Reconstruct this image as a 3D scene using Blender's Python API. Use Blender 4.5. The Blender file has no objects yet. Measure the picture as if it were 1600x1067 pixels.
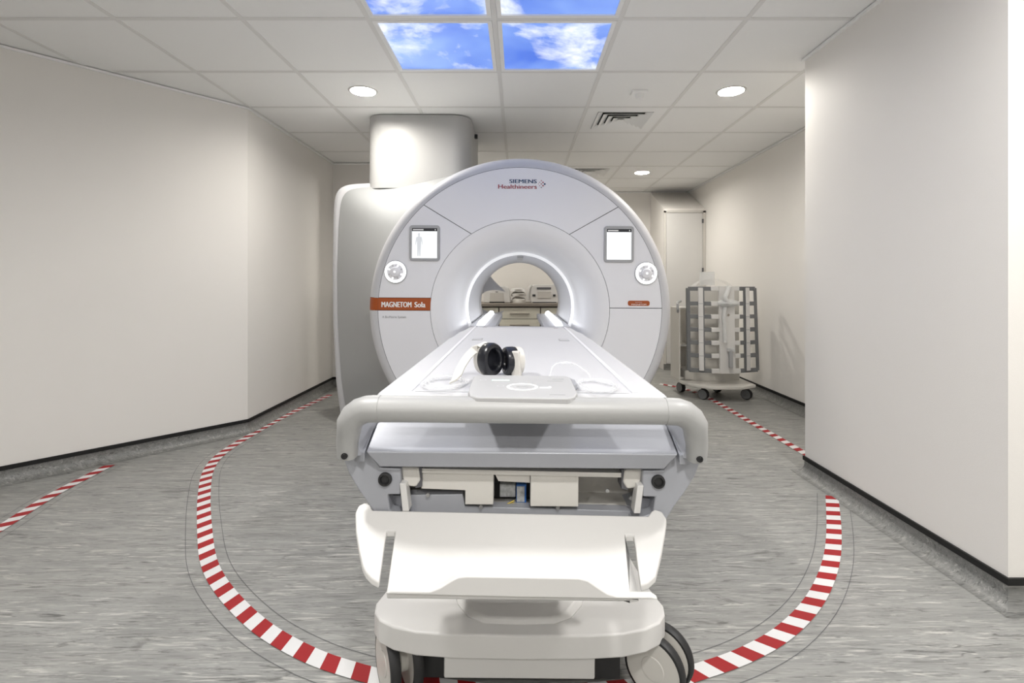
import bpy, bmesh, math
from mathutils import Vector
C = bpy.context.scene.collection
PI = math.pi; R = math.radians
F, CX, CY, ZC = 793.0, 811.0, 445.0, 1.09      # focal length and vanishing point in the 1600x1067 frame, eye height

# ------------------------------------------------------------------ camera, world, exposure
cam = bpy.data.cameras.new('camera'); cam.sensor_width = 36; cam.lens = F/1600*36
cam.shift_x = (800-CX)/1600; cam.shift_y = (CY-533.5)/1600; cam.clip_start = .05
co = bpy.data.objects.new('camera', cam); C.objects.link(co)
co.location = (0, 0, ZC); co.rotation_euler = (R(90), 0, 0)
bpy.context.scene.camera = co
w = bpy.data.worlds.new('world'); bpy.context.scene.world = w; w.use_nodes = True
w.node_tree.nodes['Background'].inputs[0].default_value = (.8, .82, .85, 1)
w.node_tree.nodes['Background'].inputs[1].default_value = .3
vs = bpy.context.scene.view_settings
vs.view_transform = 'Standard'; vs.look = 'None'; vs.gamma = 1; vs.use_curve_mapping = False; vs.exposure = 0.78
LAMP = 275.0        # emission of the downlight lenses
SKY = .68          # emission of the sky panels

# ------------------------------------------------------------------ helpers
FZ = .04           # floor level while building; everything is lowered by it at the end
def P(px, py, d): return Vector(((px-CX)*d/F, d, ZC-(py-CY)*d/F))
def onz(px, py, z):
    d = (ZC-z)*F/(py-CY); return Vector(((px-CX)*d/F, d, z))
def smooth01(t): t = max(0, min(1, t)); return t*t*(3-2*t)

class MB:
    def __init__(s): s.v = []; s.f = []; s.m = []
    def add(s, vs_, fs, mi=0):
        o = len(s.v); s.v += [tuple(p) for p in vs_]
        for f in fs: s.f.append([o+i for i in f]); s.m.append(mi)
        return s
    def box(s, x0, x1, y0, y1, z0, z1, mi=0):
        return s.add([(x0,y0,z0),(x1,y0,z0),(x1,y1,z0),(x0,y1,z0),(x0,y0,z1),(x1,y0,z1),(x1,y1,z1),(x0,y1,z1)],
                     [(0,3,2,1),(4,5,6,7),(0,1,5,4),(1,2,6,5),(2,3,7,6),(3,0,4,7)], mi)
    def prism(s, poly, ext, mi=0):
        n = len(poly); e = Vector(ext); a = [Vector(p) for p in poly]
        return s.add(a+[p+e for p in a], [list(range(n)), list(range(2*n-1, n-1, -1))]+[(i, (i+1)%n, n+(i+1)%n, n+i) for i in range(n)], mi)
    def loft(s, rings, closed=True, cap=True, mi=0):
        n = len(rings[0]); vs_ = [p for r in rings for p in r]; fs = []
        for k in range(len(rings)-1):
            for i in range(n if closed else n-1):
                j = (i+1) % n; fs.append((k*n+i, k*n+j, (k+1)*n+j, (k+1)*n+i))
        if cap: fs.append(list(range(n))); fs.append([(len(rings)-1)*n+i for i in range(n)][::-1])
        return s.add(vs_, fs, mi)
    def tube(s, path, r, n=10, closed=False, sy=1.0, mi=0):
        path = [Vector(p) for p in path]; L = len(path); rings = []; up = None
        for i, p in enumerate(path):
            a = path[(i-1) % L] if (closed or i) else p; b = path[(i+1) % L] if (closed or i < L-1) else p
            t = (b-a).normalized()
            if up is None:
                up = Vector((0,0,1)) if abs(t.z) < .9 else Vector((0,1,0))
            q = t.cross(up).normalized(); up = q.cross(t).normalized()
            rr = r[i] if isinstance(r, (list, tuple)) else r
            rings.append([p+q*math.cos(2*PI*k/n)*rr+up*math.sin(2*PI*k/n)*rr*sy for k in range(n)])
        if closed: rings.append(rings[0])
        return s.loft(rings, True, not closed, mi)
    def revolve(s, prof, c, axis='Z', a0=0, a1=2*PI, n=48, mi=0):
        """prof: (r, h).  axis Y: angle counted in the XZ plane, h = y"""
        full = abs(a1-a0) >= 2*PI-1e-6; k = n if full else n+1; rings = []
        for i in range(k):
            a = a0+(a1-a0)*i/n; ca, sa = math.cos(a), math.sin(a)
            if axis == 'Y': rings.append([(c[0]+r*ca, h, c[2]+r*sa) for r, h in prof])
            else: rings.append([(c[0]+r*ca, c[1]+r*sa, c[2]+h) for r, h in prof])
        if full: rings.append(rings[0])
        return s.loft(rings, False, False, mi)
    def clamp(s, z): s.v = [(p[0], p[1], max(p[2], z)) for p in s.v]; return s
    def build(s, name, mats, parent=None, smooth=True, bevel=0, seg=2, ang=38, kind=None, label=None):
        me = bpy.data.meshes.new(name); bm = bmesh.new()
        vv = [bm.verts.new(p) for p in s.v]
        for f, mi in zip(s.f, s.m):
            try: fc = bm.faces.new([vv[i] for i in f]); fc.material_index = mi
            except ValueError: pass
        bmesh.ops.remove_doubles(bm, verts=bm.verts, dist=1e-5)
        bmesh.ops.recalc_face_normals(bm, faces=bm.faces)
        bm.to_mesh(me); bm.free()
        for m in (mats if isinstance(mats, (list, tuple)) else [mats]): me.materials.append(m)
        if smooth:
            me.polygons.foreach_set('use_smooth', [True]*len(me.polygons)); me.set_sharp_from_angle(angle=R(ang))
        o = bpy.data.objects.new(name, me); C.objects.link(o)
        if bevel:
            b = o.modifiers.new('bevel', 'BEVEL'); b.width = bevel; b.segments = seg; b.limit_method = 'ANGLE'; b.angle_limit = R(35); b.harden_normals = True
        if parent: attach(o, parent)
        if kind: o['kind'] = kind
        if label: o['label'] = label
        return o
def wloc(o):
    v = Vector(o.location)
    while o.parent: o = o.parent; v = v+Vector(o.location)
    return v
def attach(o, parent):          # geometry is written in world coordinates, so undo the parent's base point
    o.parent = parent; o.location = -wloc(parent)
def tag(o, label, cat, group=None):
    o['label'] = label; o['category'] = cat
    if group: o['group'] = group
    return o
def thing(name, loc, label, cat, group=None):
    o = bpy.data.objects.new(name, None); C.objects.link(o); o.location = loc; o.empty_display_size = .1
    return tag(o, label, cat, group)
def rrect(x0, x1, z0, z1, r, n=5):
    pts = []
    for cx, cz, a in ((x1-r, z1-r, 0), (x0+r, z1-r, 90), (x0+r, z0+r, 180), (x1-r, z0+r, 270)):
        for i in range(n+1): t = R(a+90*i/n); pts.append((cx+r*math.cos(t), cz+r*math.sin(t)))
    return pts
def spline(pts, step=.02):
    pts = [Vector(p) for p in pts]; out = []
    e = [pts[0]*2-pts[1]]+pts+[pts[-1]*2-pts[-2]]
    for i in range(1, len(e)-2):
        a, b, c, d = e[i-1], e[i], e[i+1], e[i+2]; n = max(2, int((c-b).length/step))
        for k in range(n):
            t = k/n
            out.append(.5*((2*b)+(c-a)*t+(2*a-5*b+4*c-d)*t*t+(3*b-a-3*c+d)*t**3))
    return out+[pts[-1]]

# ------------------------------------------------------------------ materials
def mat(name, col, rough=.5, metal=0, var=.03, scale=8, bump=0, bscale=200, emit=None, es=0, trans=0, alpha=1, coat=0):
    m = bpy.data.materials.new(name); m.use_nodes = True; nt = m.node_tree; b = nt.nodes['Principled BSDF']
    b.inputs['Roughness'].default_value = rough; b.inputs['Metallic'].default_value = metal
    b.inputs['Transmission Weight'].default_value = trans; b.inputs['Alpha'].default_value = alpha; b.inputs['Coat Weight'].default_value = coat
    tc = nt.nodes.new('ShaderNodeTexCoord'); n = nt.nodes.new('ShaderNodeTexNoise'); n.inputs['Scale'].default_value = scale
    nt.links.new(tc.outputs['Object'], n.inputs['Vector'])
    mx = nt.nodes.new('ShaderNodeMix'); mx.data_type = 'RGBA'
    mx.inputs[6].default_value = (*[c*(1-var) for c in col], 1); mx.inputs[7].default_value = (*[min(1, c*(1+var)) for c in col], 1)
    nt.links.new(n.outputs['Fac'], mx.inputs[0]); nt.links.new(mx.outputs[2], b.inputs['Base Color'])
    if emit: b.inputs['Emission Color'].default_value = (*emit, 1); b.inputs['Emission Strength'].default_value = es
    if bump:
        n2 = nt.nodes.new('ShaderNodeTexNoise'); n2.inputs['Scale'].default_value = bscale; n2.inputs['Detail'].default_value = 4
        nt.links.new(tc.outputs['Object'], n2.inputs['Vector'])
        bp = nt.nodes.new('ShaderNodeBump'); bp.inputs['Strength'].default_value = bump; bp.inputs['Distance'].default_value = .002
        nt.links.new(n2.outputs['Fac'], bp.inputs['Height']); nt.links.new(bp.outputs[0], b.inputs['Normal'])
    return m
M = {}
M['wall'] = mat('wall paint', (.86, .835, .80), .6, var=.015, scale=1.5, bump=.15, bscale=350)
M['tile'] = mat('ceiling tile', (.95, .95, .94), .9, var=.012, scale=3, bump=.2, bscale=500)
M['grid'] = mat('ceiling grid', (.80, .795, .78), .5)
M['black'] = mat('black strip', (.006, .006, .006), .75)
M['white'] = mat('white plastic', (.68, .67, .655), .35, var=.01)
M['cream'] = mat('cream plastic', (.66, .64, .60), .4, var=.015)
M['chalk'] = mat('bright white cover', (.60, .60, .62), .5, var=.008)
M['silver'] = mat('silver paint', (.38, .39, .425), .30, .15, var=.02, bump=.05, bscale=900)
M['funnel'] = mat('white bore funnel', (.86, .86, .88), .3, .0, var=.01)
M['edge_glow'] = mat('added bore edge glow', (.9, .9, .9), .3, emit=(.95, .97, 1), es=.22)
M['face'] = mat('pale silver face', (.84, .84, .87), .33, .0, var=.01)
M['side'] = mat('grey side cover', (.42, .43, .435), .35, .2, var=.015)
M['dark'] = mat('dark rubber', (.018, .018, .019), .5)
M['column'] = mat('column cover paint', (.45, .45, .447), .4, var=.01)
M['panel'] = mat('control panel plastic', (.46, .46, .465), .45, var=.01)
M['seam'] = mat('seam', (.10, .10, .11), .6)
M['orange'] = mat('orange band', (.40, .082, .012), .5)
M['navy'] = mat('navy print', (.012, .06, .14), .5)
M['maroon'] = mat('red print', (.33, .035, .05), .5)
M['grayprint'] = mat('grey print', (.2, .2, .21), .5)
M['whiteprint'] = mat('white print', (.9, .9, .88), .5)
M['bezel'] = mat('grey bezel', (.40, .405, .415), .35)
M['screen'] = mat('lit screen', (.1, .1, .1), .2, emit=(.95, .98, 1), es=.66)
M['ghost'] = mat('faint screen figure', (.1, .1, .1), .3, emit=(.75, .78, .82), es=.47)
M['header'] = mat('screen header', (.02, .022, .03), .25)
M['glow'] = mat('lit ring', (.9, .9, .9), .3, emit=(1, 1, 1), es=.9)
M['green'] = mat('lit mint line', (.6, .9, .8), .3, emit=(.55, 1, .85), es=.6)
M['tube_light'] = mat('bore light', (.9, .9, .92), .3, emit=(.95, .97, 1), es=2.2)
M['clear'] = mat('clear plastic', (.93, .94, .96), .08, trans=.0, alpha=.28)
M['frost'] = mat('frosted plastic', (.85, .86, .86), .3, alpha=.55)
M['coilgrey'] = mat('coil grey', (.17, .175, .18), .5)
M['handle'] = mat('handle grey', (.40, .40, .396), .42, .05, bump=.06, bscale=900)
M['leather'] = mat('black ear pad', (.012, .013, .018), .28)
M['blue'] = mat('blue box', (.03, .14, .45), .4)
M['print'] = mat('printed plate', (.45, .46, .46), .5, var=.5, scale=160)
M['yellow'] = mat('yellow wire', (.55, .4, .03), .4)
M['counter'] = mat('counter edge', (.27, .235, .2), .5, var=.06, scale=30)
M['cabinet'] = mat('cabinet', (.78, .75, .65), .45, var=.015)
M['fabric'] = mat('folded fabric', (.55, .53, .5), .9, bump=.4, bscale=60)
M['metal'] = mat('metal', (.5, .5, .5), .3, .9)
M['red'] = mat('tape red', (.33, .006, .009), .65, var=.05)
M['tapewhite'] = mat('tape white', (.74, .735, .73), .5)
M['lens_rear'] = mat('warm downlight lens', (1, 1, 1), .4, emit=(1, .955, .875), es=LAMP*.66)
M['lens'] = mat('downlight lens', (1, 1, 1), .4, emit=(1, .98, .95), es=LAMP)

def floor_mat(name, dark=1.0):
    m = bpy.data.materials.new(name); m.use_nodes = True; nt = m.node_tree; b = nt.nodes['Principled BSDF']
    b.inputs['Roughness'].default_value = .42
    g = nt.nodes.new('ShaderNodeNewGeometry')
    def noise(sx, sy, detail, seed, dist=.6):
        mp = nt.nodes.new('ShaderNodeMapping'); mp.inputs['Scale'].default_value = (sx, sy, sy); mp.inputs['Location'].default_value = (seed, seed*1.7, 0)
        n = nt.nodes.new('ShaderNodeTexNoise'); n.inputs['Scale'].default_value = 1; n.inputs['Detail'].default_value = detail; n.inputs['Distortion'].default_value = dist
        n.inputs['Roughness'].default_value = .62
        nt.links.new(g.outputs['Position'], mp.inputs[0]); nt.links.new(mp.outputs[0], n.inputs['Vector']); return n
    def ramp(n, stops):
        r = nt.nodes.new('ShaderNodeValToRGB'); e = r.color_ramp.elements
        e[0].position, e[0].color = stops[0][0], (*[stops[0][1]]*3, 1); e[1].position, e[1].color = stops[1][0], (*[stops[1][1]]*3, 1)
        nt.links.new(n.outputs['Fac'], r.inputs[0]); return r
    def mix(fac, a, bcol):
        x = nt.nodes.new('ShaderNodeMix'); x.data_type = 'RGBA'; nt.links.new(fac, x.inputs[0])
        if isinstance(a, tuple): x.inputs[6].default_value = (*a, 1)
        else: nt.links.new(a, x.inputs[6])
        if isinstance(bcol, tuple): x.inputs[7].default_value = (*bcol, 1)
        else: nt.links.new(bcol, x.inputs[7])
        return x.outputs[2]
    k = dark
    base = mix(noise(3.2, 34, 10, 3).outputs['Fac'], (.17*k, .174*k, .167*k), (.62*k, .62*k, .595*k))
    base = mix(ramp(noise(5.5, 60, 9, 11, 1.2), [(.56, 0), (.66, .9)]).outputs[0], base, (.78*k, .765*k, .715*k))
    base = mix(ramp(noise(6, 66, 8, 23, 1.4), [(.57, 0), (.67, .9)]).outputs[0], base, (.11*k, .112*k, .106*k))
    base = mix(ramp(noise(12, 150, 6, 41, .8), [(.54, 0), (.70, .75)]).outputs[0], base, (.62*k, .61*k, .57*k))
    base = mix(ramp(noise(11, 140, 6, 57, .8), [(.55, 0), (.70, .8)]).outputs[0], base, (.18*k, .182*k, .175*k))
    base = mix(ramp(noise(2.6, 15, 8, 71, 2.2), [(.60, 0), (.68, .75)]).outputs[0], base, (.16*k, .16*k, .15*k))
    base = mix(ramp(noise(2.4, 17, 8, 83, 2.0), [(.62, 0), (.70, .7)]).outputs[0], base, (.72*k, .705*k, .65*k))
    base = mix(ramp(noise(.8, 4, 3, 31), [(.4, 0), (.7, .25)]).outputs[0], base, (.40*k, .39*k, .36*k))
    nt.links.new(base, b.inputs['Base Color'])
    return m
M['floor'] = floor_mat('vinyl floor', .72)
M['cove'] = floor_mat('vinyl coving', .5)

def sky_mat():
    m = bpy.data.materials.new('printed sky light'); m.use_nodes = True; nt = m.node_tree; b = nt.nodes['Principled BSDF']
    g = nt.nodes.new('ShaderNodeNewGeometry')
    def noise(s, d, loc, dist=.3):
        mp = nt.nodes.new('ShaderNodeMapping'); mp.inputs['Location'].default_value = loc
        n = nt.nodes.new('ShaderNodeTexNoise'); n.inputs['Scale'].default_value = s; n.inputs['Detail'].default_value = d; n.inputs['Distortion'].default_value = dist; n.inputs['Roughness'].default_value = .58
        nt.links.new(g.outputs['Position'], mp.inputs[0]); nt.links.new(mp.outputs[0], n.inputs['Vector']); return n
    n1 = noise(2.3, 9, (1.2, 3.3, 0)); n2 = noise(1.6, 3, (7, 2, 0))
    blue = nt.nodes.new('ShaderNodeValToRGB'); e = blue.color_ramp.elements
    e[0].position, e[0].color = .35, (.045, .15, .68, 1); e[1].position, e[1].color = .68, (.25, .42, .86, 1)
    nt.links.new(n2.outputs['Fac'], blue.inputs[0])
    cl = nt.nodes.new('ShaderNodeValToRGB'); e = cl.color_ramp.elements
    e[0].position, e[0].color = .47, (0, 0, 0, 1); e[1].position, e[1].color = .60, (1, 1, 1, 1)
    nt.links.new(n1.outputs['Fac'], cl.inputs[0])
    x = nt.nodes.new('ShaderNodeMix'); x.data_type = 'RGBA'
    nt.links.new(cl.outputs[0], x.inputs[0]); nt.links.new(blue.outputs[0], x.inputs[6]); x.inputs[7].default_value = (.86, .9, .96, 1)
    nt.links.new(x.outputs[2], b.inputs['Emission Color']); b.inputs['Emission Strength'].default_value = SKY
    b.inputs['Base Color'].default_value = (.1, .1, .1, 1); b.inputs['Roughness'].default_value = .3
    return m
M['sky'] = sky_mat()

# ------------------------------------------------------------------ the room
HC = 2.35
ROOM = [(-4.4,.687), (-1.93,3.61), (-1.93,5.26), (-1.5,5.26), (-1.5,6.9), (2.3,6.9), (2.3,2.83), (1.595,2.83), (1.595,1.655), (2.9,1.655), (2.9,-2.6), (-4.4,-2.6)]
WN = ['left', 'left_rear', 'left_pier', 'left_alcove', 'back', 'right_rear', 'right_pier_rear', 'right_pier', 'right_pier_front', 'right', 'front', 'left_front']
NR = len(ROOM)
def offset(d):                        # room outline moved d metres inwards, mitred
    out = []
    for i in range(NR):
        a, b, c = [Vector(ROOM[(i+k) % NR]) for k in (-1, 0, 1)]
        u = (b-a).normalized(); v = (c-b).normalized(); n1 = Vector((u.y, -u.x)); n2 = Vector((v.y, -v.x))
        k = n1+n2; out.append(b+k*(d/max(.2, 1+n1.dot(n2))))
    return out
o_in, o_out = offset(0), offset(-.09)
inl, cap = offset(.009), offset(.0)
cprof = []
for i in range(7):
    t = i/6*PI/2; cprof.append((.003+.052*(1-math.sin(t)), FZ+.001+.052*(1-math.cos(t))))   # cove arc from the floor up to the wall
cprof.append((.003, FZ+.076))
coffs = [offset(d) for d, _ in cprof]
s = 0
for i in range(NR):
    j = (i+1) % NR
    MB().prism([(*o_in[i], FZ), (*o_in[j], FZ), (*o_out[j], FZ), (*o_out[i], FZ)], (0, 0, HC-FZ)).build('wall_'+WN[i], M['wall'], smooth=False, kind='structure')
    base = MB().loft([[(*coffs[k][i], cprof[k][1]), (*coffs[k][j], cprof[k][1])] for k in range(len(cprof))], False, False).build('baseboard_'+WN[i], M['cove'], kind='structure')
    MB().prism([(*o_in[i], FZ+.074), (*o_in[j], FZ+.074), (*inl[j], FZ+.074), (*inl[i], FZ+.074)], (0, 0, .022)).build('capping_strip', M['black'], base, smooth=False)
    tr = offset(.014)
    MB().prism([(*o_in[i], HC-.014), (*o_in[j], HC-.014), (*tr[j], HC-.014), (*tr[i], HC-.014)], (0, 0, .013)).build('trim_%d' % (i+1), M['tile'], smooth=False, kind='structure')
MB().box(-4.6, 3.1, -2.8, 7.1, FZ-.1, FZ).build('floor', M['floor'], smooth=False, kind='structure')
ceil = MB().box(-4.6, 3.1, -2.8, 7.1, HC+.05, HC+.1).build('ceiling', M['tile'], smooth=False, kind='structure')
GX, GY, G = -.117, 2.41, .6
def inside(x, y):
    r = False
    for i in range(NR):
        (x1, y1), (x2, y2) = ROOM[i], ROOM[(i+1) % NR]
        if (y1 > y) != (y2 > y) and x < (x2-x1)*(y-y1)/(y2-y1)+x1: r = not r
    return r
SKYT = [(i, j) for j in (0, -1, -2) for i in (-1, 0)]
VENTT = [(1, 2), (1, 5)]
tile_me = hole_me = None
LT = [(-2, 1), (2, 1), (2, 5), (-2, 5), (-2, -3), (2, -3), (-2, -7), (2, -7), (0, -5)]
for i in range(-8, 6):
    for j in range(-9, 8):
        x, y = GX+i*G, GY+j*G
        if not any(inside(x+a*G/6, y+b*G/6) for a in range(7) for b in range(7)): continue
        if (i, j) in SKYT or (i, j) in VENTT: continue
        if (i, j) in LT:
            if hole_me is None:
                sq = []; ci = []
                for k in range(32):
                    a = 2*PI*k/32; ca, sa = math.cos(a), math.sin(a); h_ = (G/2-.012)/max(abs(ca), abs(sa))
                    sq.append((G/2+h_*ca, G/2+h_*sa)); ci.append((G/2+.086*ca, G/2+.086*sa))
                t = MB().loft([[(*p, 0) for p in ci], [(*p, 0) for p in sq], [(*p, .015) for p in sq], [(*p, .015) for p in ci], [(*p, 0) for p in ci]], True, False).build('ceiling_tile', M['tile'], smooth=False); hole_me = t.data
            else:
                t = bpy.data.objects.new('ceiling_tile', hole_me); C.objects.link(t)
        elif tile_me is None:
            t = MB().box(.012, G-.012, .012, G-.012, 0, .015).build('ceiling_tile', M['tile'], smooth=False); tile_me = t.data
        else:
            t = bpy.data.objects.new('ceiling_tile', tile_me); C.objects.link(t)
        t.location = (x, y, HC+.004); t.parent = ceil
for i in range(-8, 7):
    x = GX+i*G
    if -4.5 < x < 3: MB().box(x-.012, x+.012, -2.7, 7, HC+.001, HC+.012).build('grid_bar', M['grid'], ceil, smooth=False)
for j in range(-9, 9):
    y = GY+j*G
    if -2.7 < y < 7: MB().box(-4.5, 3, y-.012, y+.012, HC+.0015, HC+.0125).build('grid_bar', M['grid'], ceil, smooth=False)

# boxed-in service riser with a narrow door in the far right corner
xl, yd, zd = 1.784, 6.26, 2.0
rz = MB()
rz.prism([(xl, 6.899, FZ), (xl, yd, FZ), (xl, yd, zd+.03), (xl, 6.899, HC-.002)], (2.299-xl, 0, 0))
riser = rz.build('wall_riser', M['wall'], smooth=False, kind='structure')
MB().box(xl-.002, 2.298, yd-.012, yd-.0005, FZ, .115).build('plinth', M['cove'], riser, smooth=False)
MB().box(xl, xl+.025, yd-.02, yd-.0005, .116, zd).box(2.262, 2.297, yd-.02, yd-.0005, .116, zd).box(xl, 2.297, yd-.02, yd-.0005, zd-.02, zd+.006).build('door_frame', M['cream'], riser, smooth=False)
door = MB().box(xl+.029, 2.258, yd-.016, yd-.001, .12, zd-.024).build('door_1', M['white'], smooth=False, bevel=.002, kind='structure')
for z in (.5, 1.25, 1.85): MB().box(2.25, 2.268, yd-.026, yd-.016, z, z+.05).build('hinge', M['seam'], door, smooth=False)

# ------------------------------------------------------------------ ceiling fittings
LIGHTS = [((.183, -.29), 'added unseen round recessed ceiling downlight in the middle of the ceiling before the sky panels'),  # extra lamp, added out of view to light table end and scanner front
          ((-1.017, 3.31), 'round recessed ceiling downlight close to the tall column cover of the scanner'),
          ((1.383, 3.31), 'round recessed ceiling downlight beside the small ceiling detector'),
          ((1.383, 5.71), 'small-looking round recessed ceiling downlight above the equipment cart'),
          ((-1.017, 5.71), 'round recessed ceiling downlight hidden behind the scanner column cover'),
          ((-1.017, .91), 'round recessed ceiling downlight over the table foot by the oblique wall'),
          ((1.383, .91), 'round recessed ceiling downlight over the table foot by the wall pier'),
          ((-1.017, -1.49), 'round recessed ceiling downlight at the room entrance, oblique wall side'),
          ((1.383, -1.49), 'round recessed ceiling downlight at the room entrance, wall pier side')]
for (x, y), lab in LIGHTS:
    x, y = GX+round((x-GX-.3)/G)*G+.3, GY+round((y-GY-.3)/G)*G+.3
    t = thing('ceiling_downlight', (x, y, HC), lab, 'ceiling light', 'round recessed downlights')
    z = HC+.004
    MB().revolve([(.079, .002), (.080, -.005), (.090, -.004), (.095, -.0002)], (x, y, z), n=40).build('trim_ring', M['white'], t)
    MB().revolve([(.0805, -.003), (.082, .008), (.082, .018)], (x, y, z), n=40).build('reflector', M['tile'], t)
    MB().revolve([(.0, .016), (.082, .016)], (x, y, z), n=40).build('lens', M['lens' if y < 3 else 'lens_rear'], t)
for i, j in SKYT:
    x0, y0 = GX+i*G, GY+j*G
    t = thing('sky_light_panel', (x0+.3, y0+.3, HC), 'square lit ceiling panel printed with blue sky and white clouds', 'ceiling light', 'sky picture ceiling panels')
    a, b = .013, .034
    fr = MB()
    for q in ((a, G-a, a, b), (a, G-a, G-b, G-a), (a, b, b, G-b), (G-b, G-a, b, G-b)):
        fr.box(x0+q[0], x0+q[1], y0+q[2], y0+q[3], HC+.0, HC+.02)
    fr.build('frame', M['tile'], t, smooth=False)
    MB().box(x0+b, x0+G-b, y0+b, y0+G-b, HC+.008, HC+.012).build('printed_diffuser', M['sky'], t, smooth=False)
for i, j in VENTT:
    x0, y0 = GX+i*G, GY+j*G; cx, cy = x0+.3, y0+.3
    t = thing('ceiling_air_diffuser', (cx, cy, HC), ['white square louvred ceiling air diffuser next to the small detector', 'white square louvred ceiling air diffuser half hidden behind the scanner rim'][j > 3], 'air vent', 'ceiling air diffusers')
    MB().box(x0+.013, x0+G-.013, y0+.013, y0+G-.013, HC+.03, HC+.034).build('duct_plate', M['black'] if j < 4 else M['bezel'], t, smooth=False)  # far plate coloured lighter to offset the shade in its slots
    def ring(h0, h1, z0, z1):
        r = [[(cx+sx*h, cy+sy*h, z) for sx, sy in ((-1,-1), (1,-1), (1,1), (-1,1))] for h, z in ((h0, z0), (h1, z1), (h1, z1+.002), (h0, z0+.002))]
        return MB().loft(r+[r[0]], True, False)
    ring(.205, .287, HC+.002, HC+.002).build('face_plate', M['tile'], t, smooth=False)
    for k in range(4):
        h = .195-k*.045
        ring(h-.036, h+.008, HC+.020, HC-.002).build('louvre', M['tile'], t, smooth=False)
    MB().box(cx-.03, cx+.03, cy-.03, cy+.03, HC-.002, HC+.004).build('centre_plate', M['tile'], t, smooth=False)
t = thing('ceiling_detector', (.783, 3.32, HC), 'small white box-shaped detector on a ceiling tile beside the downlight', 'detector')
MB().box(.735, .835, 3.28, 3.36, HC-.012, HC+.004).build('mounting_plate', M['tile'], t, bevel=.004)
MB().revolve([(.001, -.045), (.02, -.042), (.026, -.03), (.028, -.012)], (.79, 3.32, HC), n=24).build('sensor_dome', M['tile'], t)

# ------------------------------------------------------------------ floor tape
def tape(pts, name, label, group=None, flat=True, lines=True, width=.055):
    path = spline(pts, .012); cum = [0]
    for a, b in zip(path, path[1:]): cum.append(cum[-1]+(b-a).length)
    L = cum[-1]
    def at(sv):
        sv = max(0, min(L-1e-5, sv)); lo = 0
        import bisect
        lo = max(0, bisect.bisect_right(cum, sv)-1); lo = min(lo, len(path)-2)
        f = (sv-cum[lo])/max(1e-9, cum[lo+1]-cum[lo]); p = path[lo].lerp(path[lo+1], f); tdir = (path[lo+1]-path[lo]); tdir.z = 0; tdir.normalize()
        return p, Vector((tdir.y, -tdir.x, 0))
    m = MB(); n = int(L/.05); sk = .012
    for k in range(n):
        for h in range(3):
            a, b = (k+h/3)*L/n, (k+(h+1)/3)*L/n; q = []
            for sv, sgn in ((a-sk, -1), (b-sk, -1), (b+sk, 1), (a+sk, 1)):
                p, nn = at(sv); q.append(p+nn*sgn*width/2+Vector((0, 0, .0025)))
            m.add(q, [(0, 1, 2, 3)], k % 2)
    o = m.build(name, [M['red'], M['tapewhite']], smooth=False); tag(o, label, 'floor tape', group)
    if lines:
        for sgn, dd in ((-1, .062), (1, .068)):
            l = MB(); st = [x*L/120 for x in range(121)]; a = []; b = []
            for sv in st:
                p, nn = at(sv); a.append(p+nn*sgn*dd+Vector((0,0,.0012))); b.append(p+nn*sgn*(dd+.0016)+Vector((0,0,.0012)))
            l.loft([a, b], False, False); l.build('cut_line', M['seam'], o, smooth=False)
    return o
fl = lambda *pp: [onz(x, y, FZ) for x, y in pp]
main = fl((516,617), (450,648), (392,680), (348,708), (326,735), (319,775), (320,830), (327,880), (352,925), (405,978), (475,1020), (545,1046), (625,1064))
main += [onz(811,1085,FZ)]+fl((1010,1072), (1080,1054), (1165,1024), (1230,985), (1275,935), (1298,880), (1303,830), (1300,775))
tape(main, 'floor_marking_tape', 'red and white striped tape curving round the foot of the patient table')
wallpt = lambda d: Vector((-1.93-.8357*(3.61-d), d, 0))
tape(fl((-60,862), (0,826), (80,775), (150,738))+[onz(172, 727, FZ)], 'floor_marking_tape', 'short red and white striped tape running to the oblique wall', lines=True)
tape([Vector((1.78,2.9,FZ)), Vector((1.775,3.5,FZ))]+fl((1180,664), (1105,621), (1062,606), (1030,600)), 'floor_marking_tape', 'red and white striped tape passing beneath the equipment cart', lines=False)

# ------------------------------------------------------------------ MRI scanner
YF, ISO = 3.1, .94
SC = (0, 0, ISO)
g = thing('mri_scanner', (0, 3.8, FZ), 'large round white and grey MRI scanner with lit bore and orange band', 'MRI scanner')
g.rotation_euler = (0, R(.35), 0)
def sector(r0, r1, fa, fb, y=YF, th=.012, nr=6, na=40, gap=.0022):
    def pt(u, v, yy):
        r = r0+gap+(r1-r0-2*gap)*u; a, b = fa(r)+gap/r, fb(r)-gap/r; t = a+(b-a)*v
        return (r*math.cos(t), yy, ISO+r*math.sin(t))
    m = MB(); rows = [[pt(u/nr, v/na, y) for v in range(na+1)] for u in range(nr+1)]
    m.loft(rows, False, False)
    edge = rows[0]+[rows[u][na] for u in range(1, nr+1)]+rows[nr][-2::-1]+[rows[u][0] for u in range(nr-1, 0, -1)]
    m.loft([edge, [(x, y+th, z) for x, _, z in edge]], True, False)
    return m
RI, RO = .547, .868
def lin(ai, ao):            # straight seam from the inner circle to the outer one
    a, b = Vector((RI*math.cos(R(ai)), RI*math.sin(R(ai)))), Vector((RO*math.cos(R(ao)), RO*math.sin(R(ao)))); e = b-a
    def f(r):
        A, B, Cc = e.dot(e), 2*a.dot(e), a.dot(a)-r*r; t = (-B+math.sqrt(max(0, B*B-4*A*Cc)))/(2*A); p = a+e*t
        return math.atan2(p.y, p.x)
    return f
hz_r = lambda h: (lambda r: math.asin(h/r))              # horizontal edge on the right
hz_l = lambda h: (lambda r: PI-math.asin(h/r))
BT, BB = .066, -.010                                       # orange band edges above the axis
sector(RI, RO, lin(57, 46.5), lin(123, 133)).clamp(FZ+.012).build('front_panel', M['face'], g)
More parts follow.
